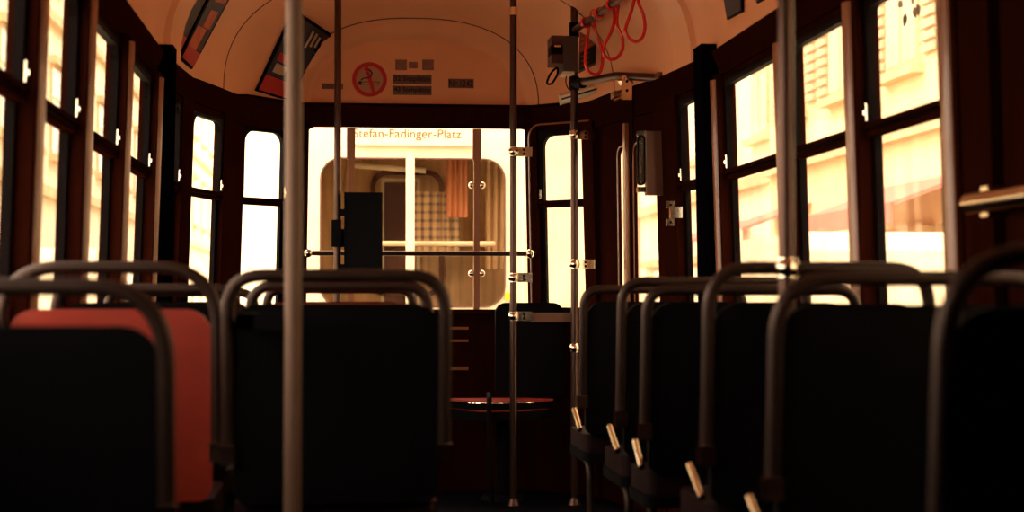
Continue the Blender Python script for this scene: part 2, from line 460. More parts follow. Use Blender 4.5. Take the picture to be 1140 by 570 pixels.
for r0, r1 in zip(rows[:-1], rows[1:]):
    for k in range(NT): b.faces.new((r0[k], r0[k + 1], r1[k + 1], r1[k]))
b.faces.new(rows[-1])
ceil = struct(link('ceiling', b, 'ceil'))
for p in ceil.data.polygons: p.use_smooth = len(p.vertices) == 4
# outer roof keeps the daylight out
b = bmesh.new(); rr = []
for y in (-2.3, 6.3, 7.2, 7.8, 8.08):
    W, H = sec(min(y, 7.96)); W += .09; H += .12
    rr.append([b.verts.new((XC - math.cos(PI * k / 16) * W, y, ZC + .0 + math.sin(PI * k / 16) * H)) for k in range(17)])
for r0, r1 in zip(rr[:-1], rr[1:]):
    for k in range(16): b.faces.new((r0[k], r0[k + 1], r1[k + 1], r1[k]))
b.faces.new(rr[-1])
struct(link('roof', b, 'tramwhite'))
# seams (thin dark joints) and ribs on the vault
def arc_strip(name, y, off, r, m_, t0=0, t1=PI):
    b = bmesh.new(); tube(b, [vp(y, t0 + (t1 - t0) * k / 48, off) for k in range(49)], r, 6); return struct(link(name, b, m_))
arc_strip('trim_7', 7.955, .002, .0022, 'seam')
arc_strip('trim_8', 7.42, .001, .0022, 'seam')
def vrib(name, y0, y1, t0, t1, th, m_):
    b = bmesh.new(); N = 30; rws = []
    for k in range(N + 1):
        t = t0 + (t1 - t0) * k / N
        rws.append([b.verts.new(q) for q in (vp(y0, t, -.01), vp(y0 + .012, t, th), vp(y1 - .012, t, th), vp(y1, t, -.01))])
    for r0, r1 in zip(rws[:-1], rws[1:]):
        for j in range(3): b.faces.new((r0[j], r0[j + 1], r1[j + 1], r1[j]))
    b.faces.new(rws[0]); b.faces.new(rws[-1])
    return struct(link(name, b, m_, smooth=True))
vrib('trim_9', 6.35, 6.62, 0, PI, .022, 'rib')
vrib('trim_10', 4.9, 5.05, 0, PI, .018, 'rib')

# ---------------------------------------------------------------- posters on the vault
def vpatch(bm, y0, y1, t0, t1, off, th=.004, n=12):
    g0 = []; g1 = []
    for i in range(n + 1):
        t = t0 + (t1 - t0) * i / n
        g0.append([bm.verts.new(vp(y, t, off)) for y in (y0, (y0 + y1) / 2, y1)])
        g1.append([bm.verts.new(vp(y, t, off - th)) for y in (y0, (y0 + y1) / 2, y1)])
    for i in range(n):
        for j in range(2):
            bm.faces.new((g0[i][j], g0[i][j + 1], g0[i + 1][j + 1], g0[i + 1][j]))
    for j in range(2):
        bm.faces.new((g0[0][j], g0[0][j + 1], g1[0][j + 1], g1[0][j])); bm.faces.new((g0[n][j], g0[n][j + 1], g1[n][j + 1], g1[n][j]))
    for i in range(n):
        bm.faces.new((g0[i][0], g0[i + 1][0], g1[i + 1][0], g1[i][0])); bm.faces.new((g0[i][2], g0[i + 1][2], g1[i + 1][2], g1[i][2]))
def dome_hit(u, v):
    """where the sight line meets the vault; the posters are pasted on that surface"""
    d = ray(u, v); lo, hi = 2.0, 7.96
    def inside(Y):
        p = EYE + d * (Y / d.y); W, H = sec(Y)
        z = (p.z - ZC) / H; x = abs(p.x - XC) / W
        if z <= 0: return x < 1
        return x ** (2 / EX) + z ** (2 / EX) < 1
    k = lo
    while k < hi and inside(k): k += .05
    a_, c_ = k - .05, k
    for _ in range(30):
        m_ = (a_ + c_) / 2
        if inside(m_): a_ = m_
        else: c_ = m_
    return EYE + d * (a_ / d.y)
def qpatch(bm, Q, a0, a1, c0, c1, off, th=.003, n=8):
    """patch of the quad Q (picture of the card's corners BL BR TR TL), laid on the vault"""
    def pt(a, c, o_):
        u = (Q[0][0] * (1 - a) + Q[1][0] * a) * (1 - c) + (Q[3][0] * (1 - a) + Q[2][0] * a) * c
        v = (Q[0][1] * (1 - a) + Q[1][1] * a) * (1 - c) + (Q[3][1] * (1 - a) + Q[2][1] * a) * c
        p = dome_hit(u, v); n_ = (Vector((XC, p.y - .6, ZC + .0)) - p).normalized()
        return p + n_ * o_
    A = [[bm.verts.new(pt(a0 + (a1 - a0) * i / 4, c0 + (c1 - c0) * j / n, off)) for i in range(5)] for j in range(n + 1)]
    B = [[bm.verts.new(pt(a0 + (a1 - a0) * i / 4, c0 + (c1 - c0) * j / n, off - th)) for i in range(5)] for j in range(n + 1)]
    for j in range(n):
        for i in range(4):
            bm.faces.new((A[j][i], A[j][i + 1], A[j + 1][i + 1], A[j + 1][i])); bm.faces.new((B[j][i], B[j + 1][i], B[j + 1][i + 1], B[j][i + 1]))
        for i in (0, 4): bm.faces.new((A[j][i], A[j + 1][i], B[j + 1][i], B[j][i]))
    for i in range(4):
        for j in (0, n): bm.faces.new((A[j][i], A[j][i + 1], B[j][i + 1], B[j][i]))
def poster(label, Q, pieces, group):
    th = thing('advert_poster', label, 'poster', dome_hit(*Q[0]), group)
    b = bmesh.new(); qpatch(b, Q, 0, 1, 0, 1, .012, .010, 14); link('frame', b, 'rubber', th)
    for k, (nm, a, c, d, e, m_) in enumerate(pieces):
        b = bmesh.new(); qpatch(b, Q, a, c, d, e, .0155 + .0012 * k, .003); link(nm, b, m_, th)
    return th
G = 'advertising cards along the ceiling coving'
poster('framed coving poster with red foot and dark picture, next to the dome', [(283, 101), (323, 113), (368, 37), (326, 9)],
       [('picture', .04, .96, .22, .96, 'posterdark'), ('red_strip', .04, .96, .02, .21, 'posterred'), ('pale_figure', .15, .45, .26, .37, 'posterwhite'), ('red_figure', .12, .5, .40, .50, 'posterred'), ('pale_figure', .30, .5, .52, .62, 'posterwhite'), ('pale_ray', .56, .61, .68, .9, 'posterwhite'), ('pale_ray', .66, .71, .72, .9, 'posterwhite'), ('pale_ray', .76, .80, .74, .88, 'posterwhite')], G)
poster('orange and black coving poster above the left black pillar, nearer the dome of the pair', [(197, 64), (211.5, 77), (278, -48), (252, -48)],
       [('picture', .06, .90, .14, .97, 'posterdark'), ('orange_figure', .1, .62, .13, .33, 'posterorange'), ('orange_figure', .35, .75, .34, .5, 'posterorange'), ('orange_figure', .3, .85, .58, .72, 'posterorange'), ('red_strip', .06, .90, .01, .13, 'posterred')], G)
poster('dark coving poster with red lower corner, farther from the dome of the pair', [(181, 51), (195, 63), (249, -48), (231, -48)],
       [('picture', .04, .94, .2, .97, 'posterdark'), ('red_strip', .04, .94, .01, .19, 'posterred')], G)
poster('dark angular coving sticker on the right above the side windows, nearer the black pillar', [(812, 22), (829, 13), (829, -20), (806, -14)], [('picture', .06, .94, .05, .95, 'posterdark')], G)
poster('dark rounded coving sticker on the right, at the top edge beyond the near right pole', [(845, 4), (856, -2), (852, -30), (838, -26)], [('picture', .08, .92, .05, .95, 'posterdark')], G)

# ---------------------------------------------------------------- signs on the dome end panel
YP = 8.035
Pp = lambda s, z, d: Vector((s, YP - d, z))
def textobj(name, body, x0, x1, z0, z1, y, m_, parent, bold=0.0):
    cu = bpy.data.curves.new(name, 'FONT'); cu.body = body; cu.size = 1; cu.extrude = .0; cu.offset = bold
    o = bpy.data.objects.new(name, cu); C.objects.link(o)
    dg = bpy.context.evaluated_depsgraph_get(); me = bpy.data.meshes.new_from_object(o.evaluated_get(dg))
    bpy.data.objects.remove(o)
    xs = [v.co.x for v in me.vertices]; ys = [v.co.y for v in me.vertices]
    bm = bmesh.new(); bm.from_mesh(me)
    for v in bm.verts:
        a = (v.co.x - min(xs)) / (max(xs) - min(xs)); c = (v.co.y - min(ys)) / (max(ys) - min(ys))
        v.co = Vector((x0 + (x1 - x0) * a, y, z0 + (z1 - z0) * c))
    r = bmesh.ops.extrude_face_region(bm, geom=bm.faces[:])
    bmesh.ops.translate(bm, vec=(0, .0012, 0), verts=[v for v in r['geom'] if isinstance(v, bmesh.types.BMVert)])
    return link(name, bm, m_, parent)
c0 = atY(411.5, 88.5, YP); R = 19.3 / F * 8.02
s = thing('no_smoking_sign', 'round red no smoking sign on the cream panel above the front window', 'sign', c0)
b = bmesh.new(); N = 40
ring(b, Pp, [(c0.x + R * math.cos(2 * PI * k / N), c0.z + R * math.sin(2 * PI * k / N)) for k in range(N)],
     [(c0.x + R * .78 * math.cos(2 * PI * k / N), c0.z + R * .78 * math.sin(2 * PI * k / N)) for k in range(N)], 0.0005, .004)
link('red_ring', b, 'signred', s)
b = bmesh.new(); slab(b, Pp, [(c0.x + R * .8 * math.cos(2 * PI * k / N), c0.z + R * .8 * math.sin(2 * PI * k / N)) for k in range(N)], .0005, .002); link('backing', b, 'signwhite', s)
b = bmesh.new()
slab(b, Pp, [(c0.x - .62 * R, c0.z - .30 * R), (c0.x + .55 * R, c0.z - .30 * R), (c0.x + .55 * R, c0.z - .12 * R), (c0.x - .62 * R, c0.z - .12 * R)], .002, .003)
slab(b, Pp, [(c0.x - .68 * R, c0.z - .28 * R), (c0.x - .5 * R, c0.z - .34 * R), (c0.x - .42 * R, c0.z - .2 * R), (c0.x - .5 * R, c0.z - .1 * R), (c0.x - .6 * R, c0.z - .1 * R)], .002, .0035)
tube(b, smoothline([(c0.x - .5 * R, YP - .003, c0.z - .05 * R), (c0.x - .3 * R, YP - .003, c0.z + .08 * R), (c0.x, YP - .003, c0.z + .12 * R), (c0.x + .13 * R, YP - .003, c0.z + .35 * R), (c0.x - .02 * R, YP - .003, c0.z + .55 * R), (c0.x - .3 * R, YP - .003, c0.z + .58 * R)]), .0028, 6)
tube(b, smoothline([(c0.x - .1 * R, YP - .003, c0.z + .0 * R), (c0.x - .02 * R, YP - .003, c0.z + .25 * R), (c0.x - .2 * R, YP - .003, c0.z + .4 * R)]), .0022, 6)
link('cigarette', b, 'ink', s)
b = bmesh.new(); slab(b, Pp, [(c0.x - .46 * R, c0.z - .26 * R), (c0.x + .51 * R, c0.z - .26 * R), (c0.x + .51 * R, c0.z - .16 * R), (c0.x - .46 * R, c0.z - .16 * R)], .003, .0036)
link('cigarette_paper', b, 'signwhite', s)
b = bmesh.new(); d = .085 * R * 1.2
slab(b, Pp, [(c0.x - .32 * R, c0.z + .74 * R), (c0.x - .12 * R, c0.z + .82 * R), (c0.x + .36 * R, c0.z - .76 * R), (c0.x + .16 * R, c0.z - .84 * R)], .0036, .0045); link('red_bar', b, 'signred', s)
def plate(label, u0, u1, v0, v1, txt, nm='sign'):
    a, c = atY(u0, v1, YP), atY(u1, v0, YP); dx, dz = (c.x - a.x), (c.z - a.z)
    t = thing(nm, label, 'sign', ((a.x + c.x) / 2, YP, a.z))
    b = bmesh.new(); slab(b, Pp, rrect(a.x, c.x, a.z, c.z, .002), .0005, .002); link('backing', b, 'label', t)
    if txt: textobj('lettering', txt, a.x + dx * .035, c.x - dx * .035, a.z + dz * .16, c.z - dz * .14, YP - .0035, 'ink', t, .02)
plate('small sign 32 Sitzplätze, upper of two beside the no smoking sign', 437, 480.5, 83.5, 93.5, '32 Sitzplätze')
plate('small sign 43 Stehplätze, lower of two beside the no smoking sign', 437, 480.5, 96, 105.5, '43 Stehplätze')
plate('small sign Nr.1242 right of the centre of the front panel', 499, 527.5, 88, 98, 'Nr.1242')
plate('short dark sign left of the no smoking sign, partly behind the pole', 358, 382, 93, 99, '')
G = 'faded square stickers above the seat count signs'
for u0, u1, lb in ((440, 453, 'faded square sticker, leftmost above the seat count signs'), (455, 465, 'faded little sticker, middle of three above the seat count signs'), (470, 483, 'faded square sticker, rightmost above the seat count signs')):
    a, c = atY(u0, 78 if u1 != 465 else 76, YP), atY(u1, 66.5 if u1 != 465 else 69, YP)
    b = bmesh.new(); slab(b, Pp, rrect(a.x, c.x, a.z, c.z, .004), .0005, .0018); tag(link('sticker', b, 'faded'), lb, 'sticker', G)

# ---------------------------------------------------------------- poles, clamps and rails
def ball_clamp(bm, p, r=.0165, h=.045):
    bmesh.ops.create_cone(bm, cap_ends=True, segments=18, radius1=r * 1.35, radius2=r * 1.35, depth=h, matrix=Matrix.Translation(p))
def make_pole(label, x, y, z0, z1, r=.0165, clamps=(), plate_dir=None, group='upright grab poles', foot=True, m_='pole'):
    t = thing('grab_pole', label, 'pole', (x, y, z0), group)
    b = bmesh.new(); tube(b, [(x, y, z0), (x, y, (z0 + z1) / 2), (x, y, z1)], r, 20); link('pole', b, m_, t, smooth=True)
    if foot:
        b = bmesh.new(); bmesh.ops.create_cone(b, cap_ends=True, segments=20, radius1=r * 2.0, radius2=r * 1.2, depth=.03, matrix=Matrix.Translation((x, y, z0 + .015)))
        link('foot_flange', b, 'pole', t, smooth=True)
    for z, dx, dy in clamps:
        b = bmesh.new(); ball_clamp(b, Vector((x, y, z)), r, .04)
        sphere(b, Vector((x, y - .004, z)), r * 1.55)
        k = link('clamp', b, 'chrome', t, smooth=True)
        if dx or dy:
            b = bmesh.new(); q = Vector((dx, dy, 0)); e = q.normalized(); nn = Vector((-e.y, e.x, 0)) * .006
            def PB(s_, z_, d_, e=e, nn=nn): return Vector((x, y, z + z_)) + e * s_ + nn * d_
            boxP(b, PB, r * .8, q.length, -.021, .021, -1, 1)
            link('bracket', b, 'chrome', k, bevel=.003)
            b = bmesh.new()
            for zz in (-.009, .009):
                c_ = PB(q.length * .55, zz, 0); bmesh.ops.create_cone(b, cap_ends=True, segments=10, radius1=.0055, radius2=.0055, depth=.018, matrix=Matrix.Translation(c_) @ Matrix.Rotation(PI / 2, 4, 'X'))
            link('screw', b, 'rubber', k)
    return t
def zat(v, y, x): 
    d = ray(571, v); return EYE.z + d.z / d.y * y
YP1 = 7.42
p = atY(571.5, 300, YP1)
zz = [atY(571.5, v, YP1).z for v in (169, 309, 352)]
make_pole('thin upright pole in the middle aisle, standing before the right end of the front window', p.x, YP1, 0, 2.36, .0158, clamps=[(z, .085, .0) for z in zz])
px571 = p.x
p = atY(639.5, 300, YP1); px640 = p.x
make_pole('upright pole carrying the ticket validator, left of the folding door', p.x, YP1, 0, 2.36, .0165, clamps=[(atY(640, 150, YP1).z, .095, .03), (atY(640, 294, YP1).z, .095, .03), (atY(640, 387, YP1).z, 0, 0)])
p = atY(375.5, 300, YP1); px375 = p.x
make_pole('upright pole with the black box, in front of the front window', p.x, YP1, 0, 2.40, .0155)
p = atY(326.5, 300, 3.22)
make_pole('thick looking near pole beside the left double seats', p.x, 3.22, 0, 2.45, .0165, m_='nearpole')
p = atY(875.5, 200, 3.30)
make_pole('near right pole rising from a seat handle before the side windows', p.x, 3.30, 0, 2.42, .0165, clamps=[(.99, 0, 0)], m_='pole')
# pole top sleeve of the middle pole
b = bmesh.new(); tube(b, [(px571, YP1, 2.20), (px571, YP1, 2.235)], .021, 18); tag(link('pole_sleeve', b, 'chrome', smooth=True), 'sleeve joint near the top of the thin middle pole', 'pole fitting')

# front handrail across the window
z = atY(450, 282, 7.86).z
t = thing('hand_rail', 'thin horizontal rail across the front window', 'rail', (.35, 7.86, z))
b = bmesh.new(); xa, xb = atY(336, 282, 7.86).x, atY(597, 282, 7.86).x
tube(b, [(xa, 7.86, z), (.35, 7.86, z), (xb, 7.86, z)], .012, 14); link('rail', b, 'pole', t, smooth=True)
for x in (xa + .03, xb - .03):
    b = bmesh.new(); box(b, x - .014, x + .014, 7.85, 7.985, z - .012, z + .012); sphere(b, Vector((x, 7.86, z)), .022); link('bracket', b, 'chrome', t, bevel=.0, smooth=True)
# low bar between the two poles
z = atY(610, 353, 7.6).z
t = thing('low_rail', 'flat metal bar at sill height between the middle pole and the validator pole', 'rail', (.9, 7.46, z))
b = bmesh.new(); box(b, px571 + .085, px640 + .02, YP1 + .025, YP1 + .045, z - .021, z + .021); link('bar', b, 'boxbrown', t, bevel=.004)
# transverse bar over the door + upper strap rail
zb = atY(641, 93, YP1).z
t = thing('door_rail', 'short horizontal bar from the validator pole over the folding door', 'rail', (px640, YP1, zb))
end = Vector((1.335, 6.86, zb - .045))
b = bmesh.new(); tube(b, [(px640, YP1, zb), (px640 + (end.x - px640) / 2, (YP1 + end.y) / 2, zb), end], .0175, 16); link('bar', b, 'pole', t, smooth=True)
b = bmesh.new(); q0 = Vector((px640, YP1, zb)); e = (end - q0).normalized()
tube(b, [q0 - e * .012, q0 + e * .07], .024, 16); tube(b, [q0 - Vector((0, 0, .03)), q0 + Vector((0, 0, .03))], .023, 16); link('elbow_sleeve', b, 'black', t, smooth=True)
q = q0 + e * (.62 * (end - q0).length - .01)
b = bmesh.new(); tube(b, [q - e * .022, q + e * .022], .026, 16); link('collar', b, 'chrome', t, smooth=True)
b = bmesh.new(); box(b, q.x - .022, q.x + .022, q.y - .03, q.y - .018, zb - .115, zb - .01); link('hanger_plate', b, 'chrome', t, bevel=.004)
for dz in (-.035, -.075):
    b = bmesh.new(); bmesh.ops.create_cone(b, cap_ends=True, segments=12, radius1=.006, radius2=.006, depth=.006, matrix=Matrix.Translation((q.x, q.y - .033, zb + dz)) @ Matrix.Rotation(PI / 2, 4, 'X'))
    link('bolt', b, 'rubber', t)
b = bmesh.new(); tube(b, [end - e * .02, end + e * .012], .027, 16); link('wall_socket', b, 'boxbrown', t, smooth=True)
zr = atY(641, 34, YP1).z
ra, rb = Vector((px640, YP1, zr)), Vector((1.17, 6.2, zr + .015))
t = thing('strap_rail', 'high sloping rail with hanging red loops, above the aisle', 'rail', ra)
b = bmesh.new(); tube(b, [ra, ra.lerp(rb, .5), rb], .0155, 16); link('rail', b, 'pole', t, smooth=True)
b = bmesh.new(); tube(b, [ra - Vector((0, 0, .03)), ra + Vector((0, 0, .035))], .023, 16); link('sleeve', b, 'black', t, smooth=True)
b = bmesh.new(); e = (rb - ra).normalized(); tube(b, [ra.lerp(rb, .34) - e * .012, ra.lerp(rb, .34) + e * .012], .024, 18); link('collar', b, 'chrome', t, smooth=True); b = bmesh.new()
tube(b, [ra.lerp(rb, .95), Vector((1.17, 6.25, 2.40))], .012, 10); link('hanger', b, 'chrome', t, smooth=True)

# red hanging loops
def strap(label, tt, pts_uv):
    y = ra.lerp(rb, tt).y
    top = ra.lerp(rb, tt)
    t = thing('hanging_strap', label, 'hanging strap', top, 'red hanging loops on the high rail')
    b = bmesh.new(); pts = [atY(u, v, y + dy) for u, v, dy in pts_uv]
    tube(b, smoothline(pts, 8, closed=True), .0072, 10, closed=True); link('loop', b, 'redplastic', t, smooth=True)
    b = bmesh.new(); e = (rb - ra).normalized()
    for k in (-.007, .007):
        tube(b, [top + e * k + Vector((math.cos(a) * 0 + 0, 0, 0)) + (Vector((0, 0, 1)) * math.cos(a) + e.cross(Vector((0, 0, 1))) * math.sin(a)) * .0195 for a in [2 * PI * j / 16 for j in range(16)]], .004, 8, closed=True)
    link('ring', b, 'redplastic', t, smooth=True)
strap('red hanging loop nearest the ticket validator, lowest of the three', .17, [(659, 14, 0), (656, 28, 0), (653, 50, 0), (651.5, 70, 0), (656, 80, 0), (663, 83, 0), (669, 78, 0), (671, 62, 0), (667, 45, 0), (662, 30, 0), (662, 14, 0)])
strap('red hanging loop in the middle, teardrop shaped', .36, [(683, 2, 0), (684, 22, 0), (680, 36, 0), (673, 50, 0), (672, 60, 0), (679, 66, 0), (687, 64, 0), (693, 55, 0), (693, 43, 0), (688, 30, 0), (687, 20, 0), (688, 4, 0)])
strap('red hanging loop farthest right, highest of the three', .52, [(708, -6, 0), (703, 12, 0), (697, 30, 0), (696.5, 36, 0), (701, 43, 0), (708, 46, 0), (715, 42, 0), (718, 30, 0), (716, 16, 0), (711, 4, 0), (710, -6, 0)])

# ticket validator with its red pull handle
t = thing('ticket_validator', 'grey and dark red ticket validator box with pull handle on the upright pole', 'ticket machine', (px640, YP1, 2.0))
a, c = atY(626, 80, YP1 - .05), atY(641, 41.5, YP1 - .05)
b = bmesh.new(); box(b, a.x, c.x + .004, YP1 - .09, YP1 + .07, a.z, c.z); link('side_case', b, 'grey', t, bevel=.008)
a2, c2 = atY(613, 79, YP1 - .05), atY(627, 41, YP1 - .05)
b = bmesh.new(); box(b, a2.x, c2.x, YP1 - .085, YP1 + .065, a2.z + .03, c2.z); link('front_case', b, 'case', t, bevel=.012)
b = bmesh.new(); box(b, a2.x - .003, a2.x + .05, YP1 - .089, YP1 + .02, a2.z + .07, a2.z + .11); link('slot', b, 'black', t, bevel=.003)
b = bmesh.new(); box(b, a2.x + .012, a2.x + .04, YP1 - .092, YP1 - .086, c2.z - .052, c2.z - .045); link('lamp_strip', b, 'chrome', t)
b = bmesh.new(); hp = [atY(u, v, YP1 - .02) for u, v in ((619, 76), (613, 82), (609, 92), (614, 93), (620, 84), (621, 77))]
tube(b, smoothline(hp, 5, closed=True), .005, 8, closed=True); link('pull_handle', b, 'rubber', t, smooth=True)
b = bmesh.new(); box(b, a.x + .0, c.x - .01, YP1 - .075, YP1 + .05, a.z - .012, a.z - .001); link('base_plate', b, 'cream', t)
b = bmesh.new(); hp = [atY(u, v, YP1) for u, v in ((631, 82), (630, 92), (634, 100), (642, 102))]; tube(b, smoothline(hp, 5), .0025, 6); link('cable', b, 'rubber', t)

# black box on the left pole
t = thing('ticket_machine', 'flat black box mounted on the slim pole before the front window', 'ticket machine', (px375 + .1, YP1, .98))
a, c = atY(383, 304, YP1 - .05), atY(425.5, 215, YP1 - .05)
b = bmesh.new(); box(b, a.x, c.x, YP1 - .10, YP1 + .06, a.z, c.z); link('case', b, 'black', t, bevel=.008)
a3, c3 = atY(382, 312, YP1), atY(402, 303, YP1)
b = bmesh.new(); box(b, a3.x - .01, c3.x, YP1 - .06, YP1 + .04, a3.z, c3.z + .01); link('base', b, 'black', t, bevel=.004)
b = bmesh.new(); a4, c4 = atY(369, 275, YP1), atY(380, 245, YP1); box(b, a4.x, c4.x, YP1 - .03, YP1 + .03, a4.z, c4.z)
link('mounting_clamp', b, 'black', t, bevel=.003)
b = bmesh.new(); box(b, c4.x - .005, a.x + .004, YP1 - .015, YP1 + .015, c.z - .1, c.z - .07); link('mounting_arm', b, 'black', t); b = bmesh.new(); box(b, c4.x - .005, a.x + .004, YP1 - .015, YP1 + .015, a4.z, c4.z - .04)
link('mounting_arm', b, 'black', t, bevel=.003)
b = bmesh.new(); box(b, c4.x - .005, a.x + .004, YP1 - .015, YP1 + .015, a.z + .01, a.z + .04)
link('mounting_arm', b, 'black', t, bevel=.003)
b = bmesh.new(); box(b, a.x + .006, a.x + .011, YP1 - .102, YP1 - .099, a.z + .02, c.z - .03); link('edge_gap', b, 'rubber', t)

# ---------------------------------------------------------------- folding door and what surrounds it
door = bpy.data.objects.new('door_1', None); C.objects.link(door); struct(door)
PD = plane_map(*doorAB, tum=0.02); door.location = PD(PD.L / 2, 0, 0); LD = PD.L
for i, (s0, s1, g0, g1) in enumerate(((.005, LD * .49, .66, .93), (LD * .51, LD - .005, .14, .88))):
    a = s0 + (s1 - s0) * g0; c = s0 + (s1 - s0) * g1
    b = bmesh.new(); ring(b, PD, rrect(s0, s1, -.05, ZT - .0, .01), rrect(a, c, .35, ZT - .135, min(.04, (c - a) * .45), .03), -.008, .004)
    lf = link('door_leaf', b, 'wood', door)
    b = bmesh.new(); slab(b, PD, rrect(a - .01, c + .01, .34, ZT - .12, .03), -.003, -.001); link('glass_pane', b, 'glass', lf)
    b = bmesh.new(); lp = rrect(a - .012, c + .012, .34, ZT - .123, min(.045, (c - a) * .5), .03)
    tube(b, [PD(x, z, .004) for x, z in lp], .0045, 6, closed=True); link('glass_bead', b, 'woodlight', lf, smooth=True)
b = bmesh.new(); boxP(b, PD, LD * .485, LD * .52, .03, ZT - .03, .012, .03); link('hinge_post', b, 'woodlight', door, bevel=.004)
b = bmesh.new(); boxP(b, PD, -.02, LD + .02, ZT - .01, ZT + .05, -.03, .025); link('door_header', b, 'wood', door, bevel=.005)
b = bmesh.new(); boxP(b, PD, -.045, -.005, .0, ZT + .0, -.03, .02); link('door_jamb', b, 'wood', door, bevel=.005)
# rod, brackets at the top of the door
t = thing('door_mechanism', 'chrome bracket and rod of the folding door, under the short bar', 'door fitting', (1.15, 7.3, 1.75))
b = bmesh.new(); pA, pB = atY(705, 110, 7.1), atY(703, 185, 7.1)
tube(b, [pA, pB], .006, 8); link('rod', b, 'rubber', t, smooth=True)
b = bmesh.new(); a, c = atY(684, 108, 7.2), atY(716, 101, 7.2); box(b, a.x, c.x, 7.2, 7.3, a.z, c.z); link('cross_plate', b, 'chrome', t, bevel=.003)
b = bmesh.new(); tube(b, [atY(683, 112, 7.15), atY(716, 102, 7.15)], .006, 8); link('link_bar', b, 'chrome', t, smooth=True)
# cream lamp cover leaning above the right front window
t = thing('lamp_cover', 'glossy pale slanted lamp cover under the ceiling behind the validator pole', 'lamp', (1.02, 7.6, 1.83))
b = bmesh.new()
q = [atY(624, 107, 7.66), atY(676, 92, 7.58), atY(676, 100, 7.58), atY(626, 115, 7.66)]
box8(b, [q[3], q[2], q[2] + Vector((0, .09, 0)), q[3] + Vector((0, .09, 0)), q[0], q[1], q[1] + Vector((0, .09, .02)), q[0] + Vector((0, .09, .02))])
link('diffuser', b, 'cream', t, bevel=.008)
b = bmesh.new(); tube(b, [q[0].lerp(q[3], .45) - Vector((0, .006, 0)), q[1].lerp(q[2], .45) - Vector((0, .006, 0))], .004, 6); link('seam_strip', b, 'seam', t)
# drive box with mirror
t = thing('door_drive_box', 'tall brown metal box with a narrow mirror beside the folding door', 'box', (1.3, 6.9, 1.4))
yb = 6.80
a, c = atY(720, 217, yb), atY(742.5, 146, yb)
b = bmesh.new(); box(b, a.x, c.x, yb, yb + .05, a.z, c.z); link('case', b, 'boxbrown', t, bevel=.004)
a, c = atY(710, 206, yb), atY(719, 150, yb)
Pm = lambda s_, z_, d_: Vector((s_, yb + .03 - d_, z_))
b = bmesh.new(); ring(b, Pm, rrect(a.x, c.x, a.z, c.z, .016), rrect(a.x + .006, c.x - .006, a.z + .008, c.z - .008, .010), 0, .02); mi = link('mirror_frame', b, 'rubber', t)
b = bmesh.new(); slab(b, Pm, rrect(a.x + .004, c.x - .004, a.z + .004, c.z - .004, .01), .002, .008); link('mirror_glass', b, 'chrome', mi)
for v in (148, 211):
    p = atY(714, v, yb); b = bmesh.new(); box(b, p.x - .014, p.x + .022, yb + .01, yb + .05, p.z - .01, p.z + .012); link('bracket', b, 'chrome', t, bevel=.002)
# chrome latch
t = thing('door_catch', 'small chrome catch with two screw eyes on the post right of the folding door', 'latch', atY(750, 238, 6.62))
yc = 6.60
a, c = atY(746, 243, yc), atY(758.5, 230.5, yc); b = bmesh.new(); box(b, a.x, c.x, yc - .02, yc + .02, a.z, c.z); link('catch_body', b, 'chrome', t, bevel=.003)
for v in (228, 247.5):
    a, c = atY(742.5, v + 4, yc), atY(751, v - 4, yc); b = bmesh.new(); box(b, a.x, c.x, yc - .005, yc + .02, a.z, c.z); e_ = link('eye_plate', b, 'chrome', t, bevel=.004)
    p = atY(746.8, v, yc - .006); b = bmesh.new(); bmesh.ops.create_cone(b, cap_ends=True, segments=12, radius1=.005, radius2=.005, depth=.003, matrix=Matrix.Translation(p) @ Matrix.Rotation(PI / 2, 4, 'X')); link('screw_hole', b, 'rubber', e_)
# notice on the dome behind the loops
t = thing('notice_board', 'slanted orange and black notice on the dome behind the red loops', 'sign', atY(655, 60, 7.6))
q = [atY(644, 82, 7.56), atY(663, 72, 7.50), atY(665, 24, 7.50), atY(646, 34, 7.56)]
def quadslab(bm, q, d): 
    n_ = (q[1] - q[0]).cross(q[3] - q[0]).normalized() * d
    if n_.y > 0: n_ = -n_
    box8(bm, [q[0], q[1], q[1] + n_, q[0] + n_, q[3], q[2], q[2] + n_, q[3] + n_])
def sub(q, a0, a1, c0, c1, lift):
    f_ = lambda a, c: q[0].lerp(q[1], a).lerp(q[3].lerp(q[2], a), c) + Vector((0, -lift, 0))
    return [f_(a0, c0), f_(a1, c0), f_(a1, c1), f_(a0, c1)]
b = bmesh.new(); quadslab(b, q, .004); link('board', b, 'faded', t)
for k in range(4):
    b = bmesh.new(); quadslab(b, sub(q, .06, .94, .50 + k * .12, .57 + k * .12, .005), .001); link('orange_line', b, 'posterorange', t)
b = bmesh.new(); quadslab(b, sub(q, .04, .96, .06, .46, .005), .001); link('black_panel', b, 'ink', t)
for k in range(3):
    b = bmesh.new(); quadslab(b, sub(q, .12, .6, .12 + k * .11, .16 + k * .11, .007), .001); link('pale_line', b, 'faded', t)

# near chrome bracket on the wide right pillar
t = thing('near_hand_grip', 'chrome horizontal grip on the wide right pillar, blurred in the foreground', 'handle', atX(1105, 225, 1.36))
b = bmesh.new(); ya, yb2 = atX(1090, 225, 1.37).y, atX(1170, 225, 1.37).y; zg = atX(1105, 225, 1.37).z
tube(b, [(1.35, ya, zg), (1.35, (ya + yb2) / 2, zg), (1.35, yb2, zg)], .024, 16); link('grip', b, 'chrome', t, smooth=True)
for yy in (ya - .09, yb2 + .03):
    b = bmesh.new(); box(b, 1.345, 1.40, yy - .02, yy + .02, zg - .032, zg + .032); link('mount', b, 'chrome', t, bevel=.006)

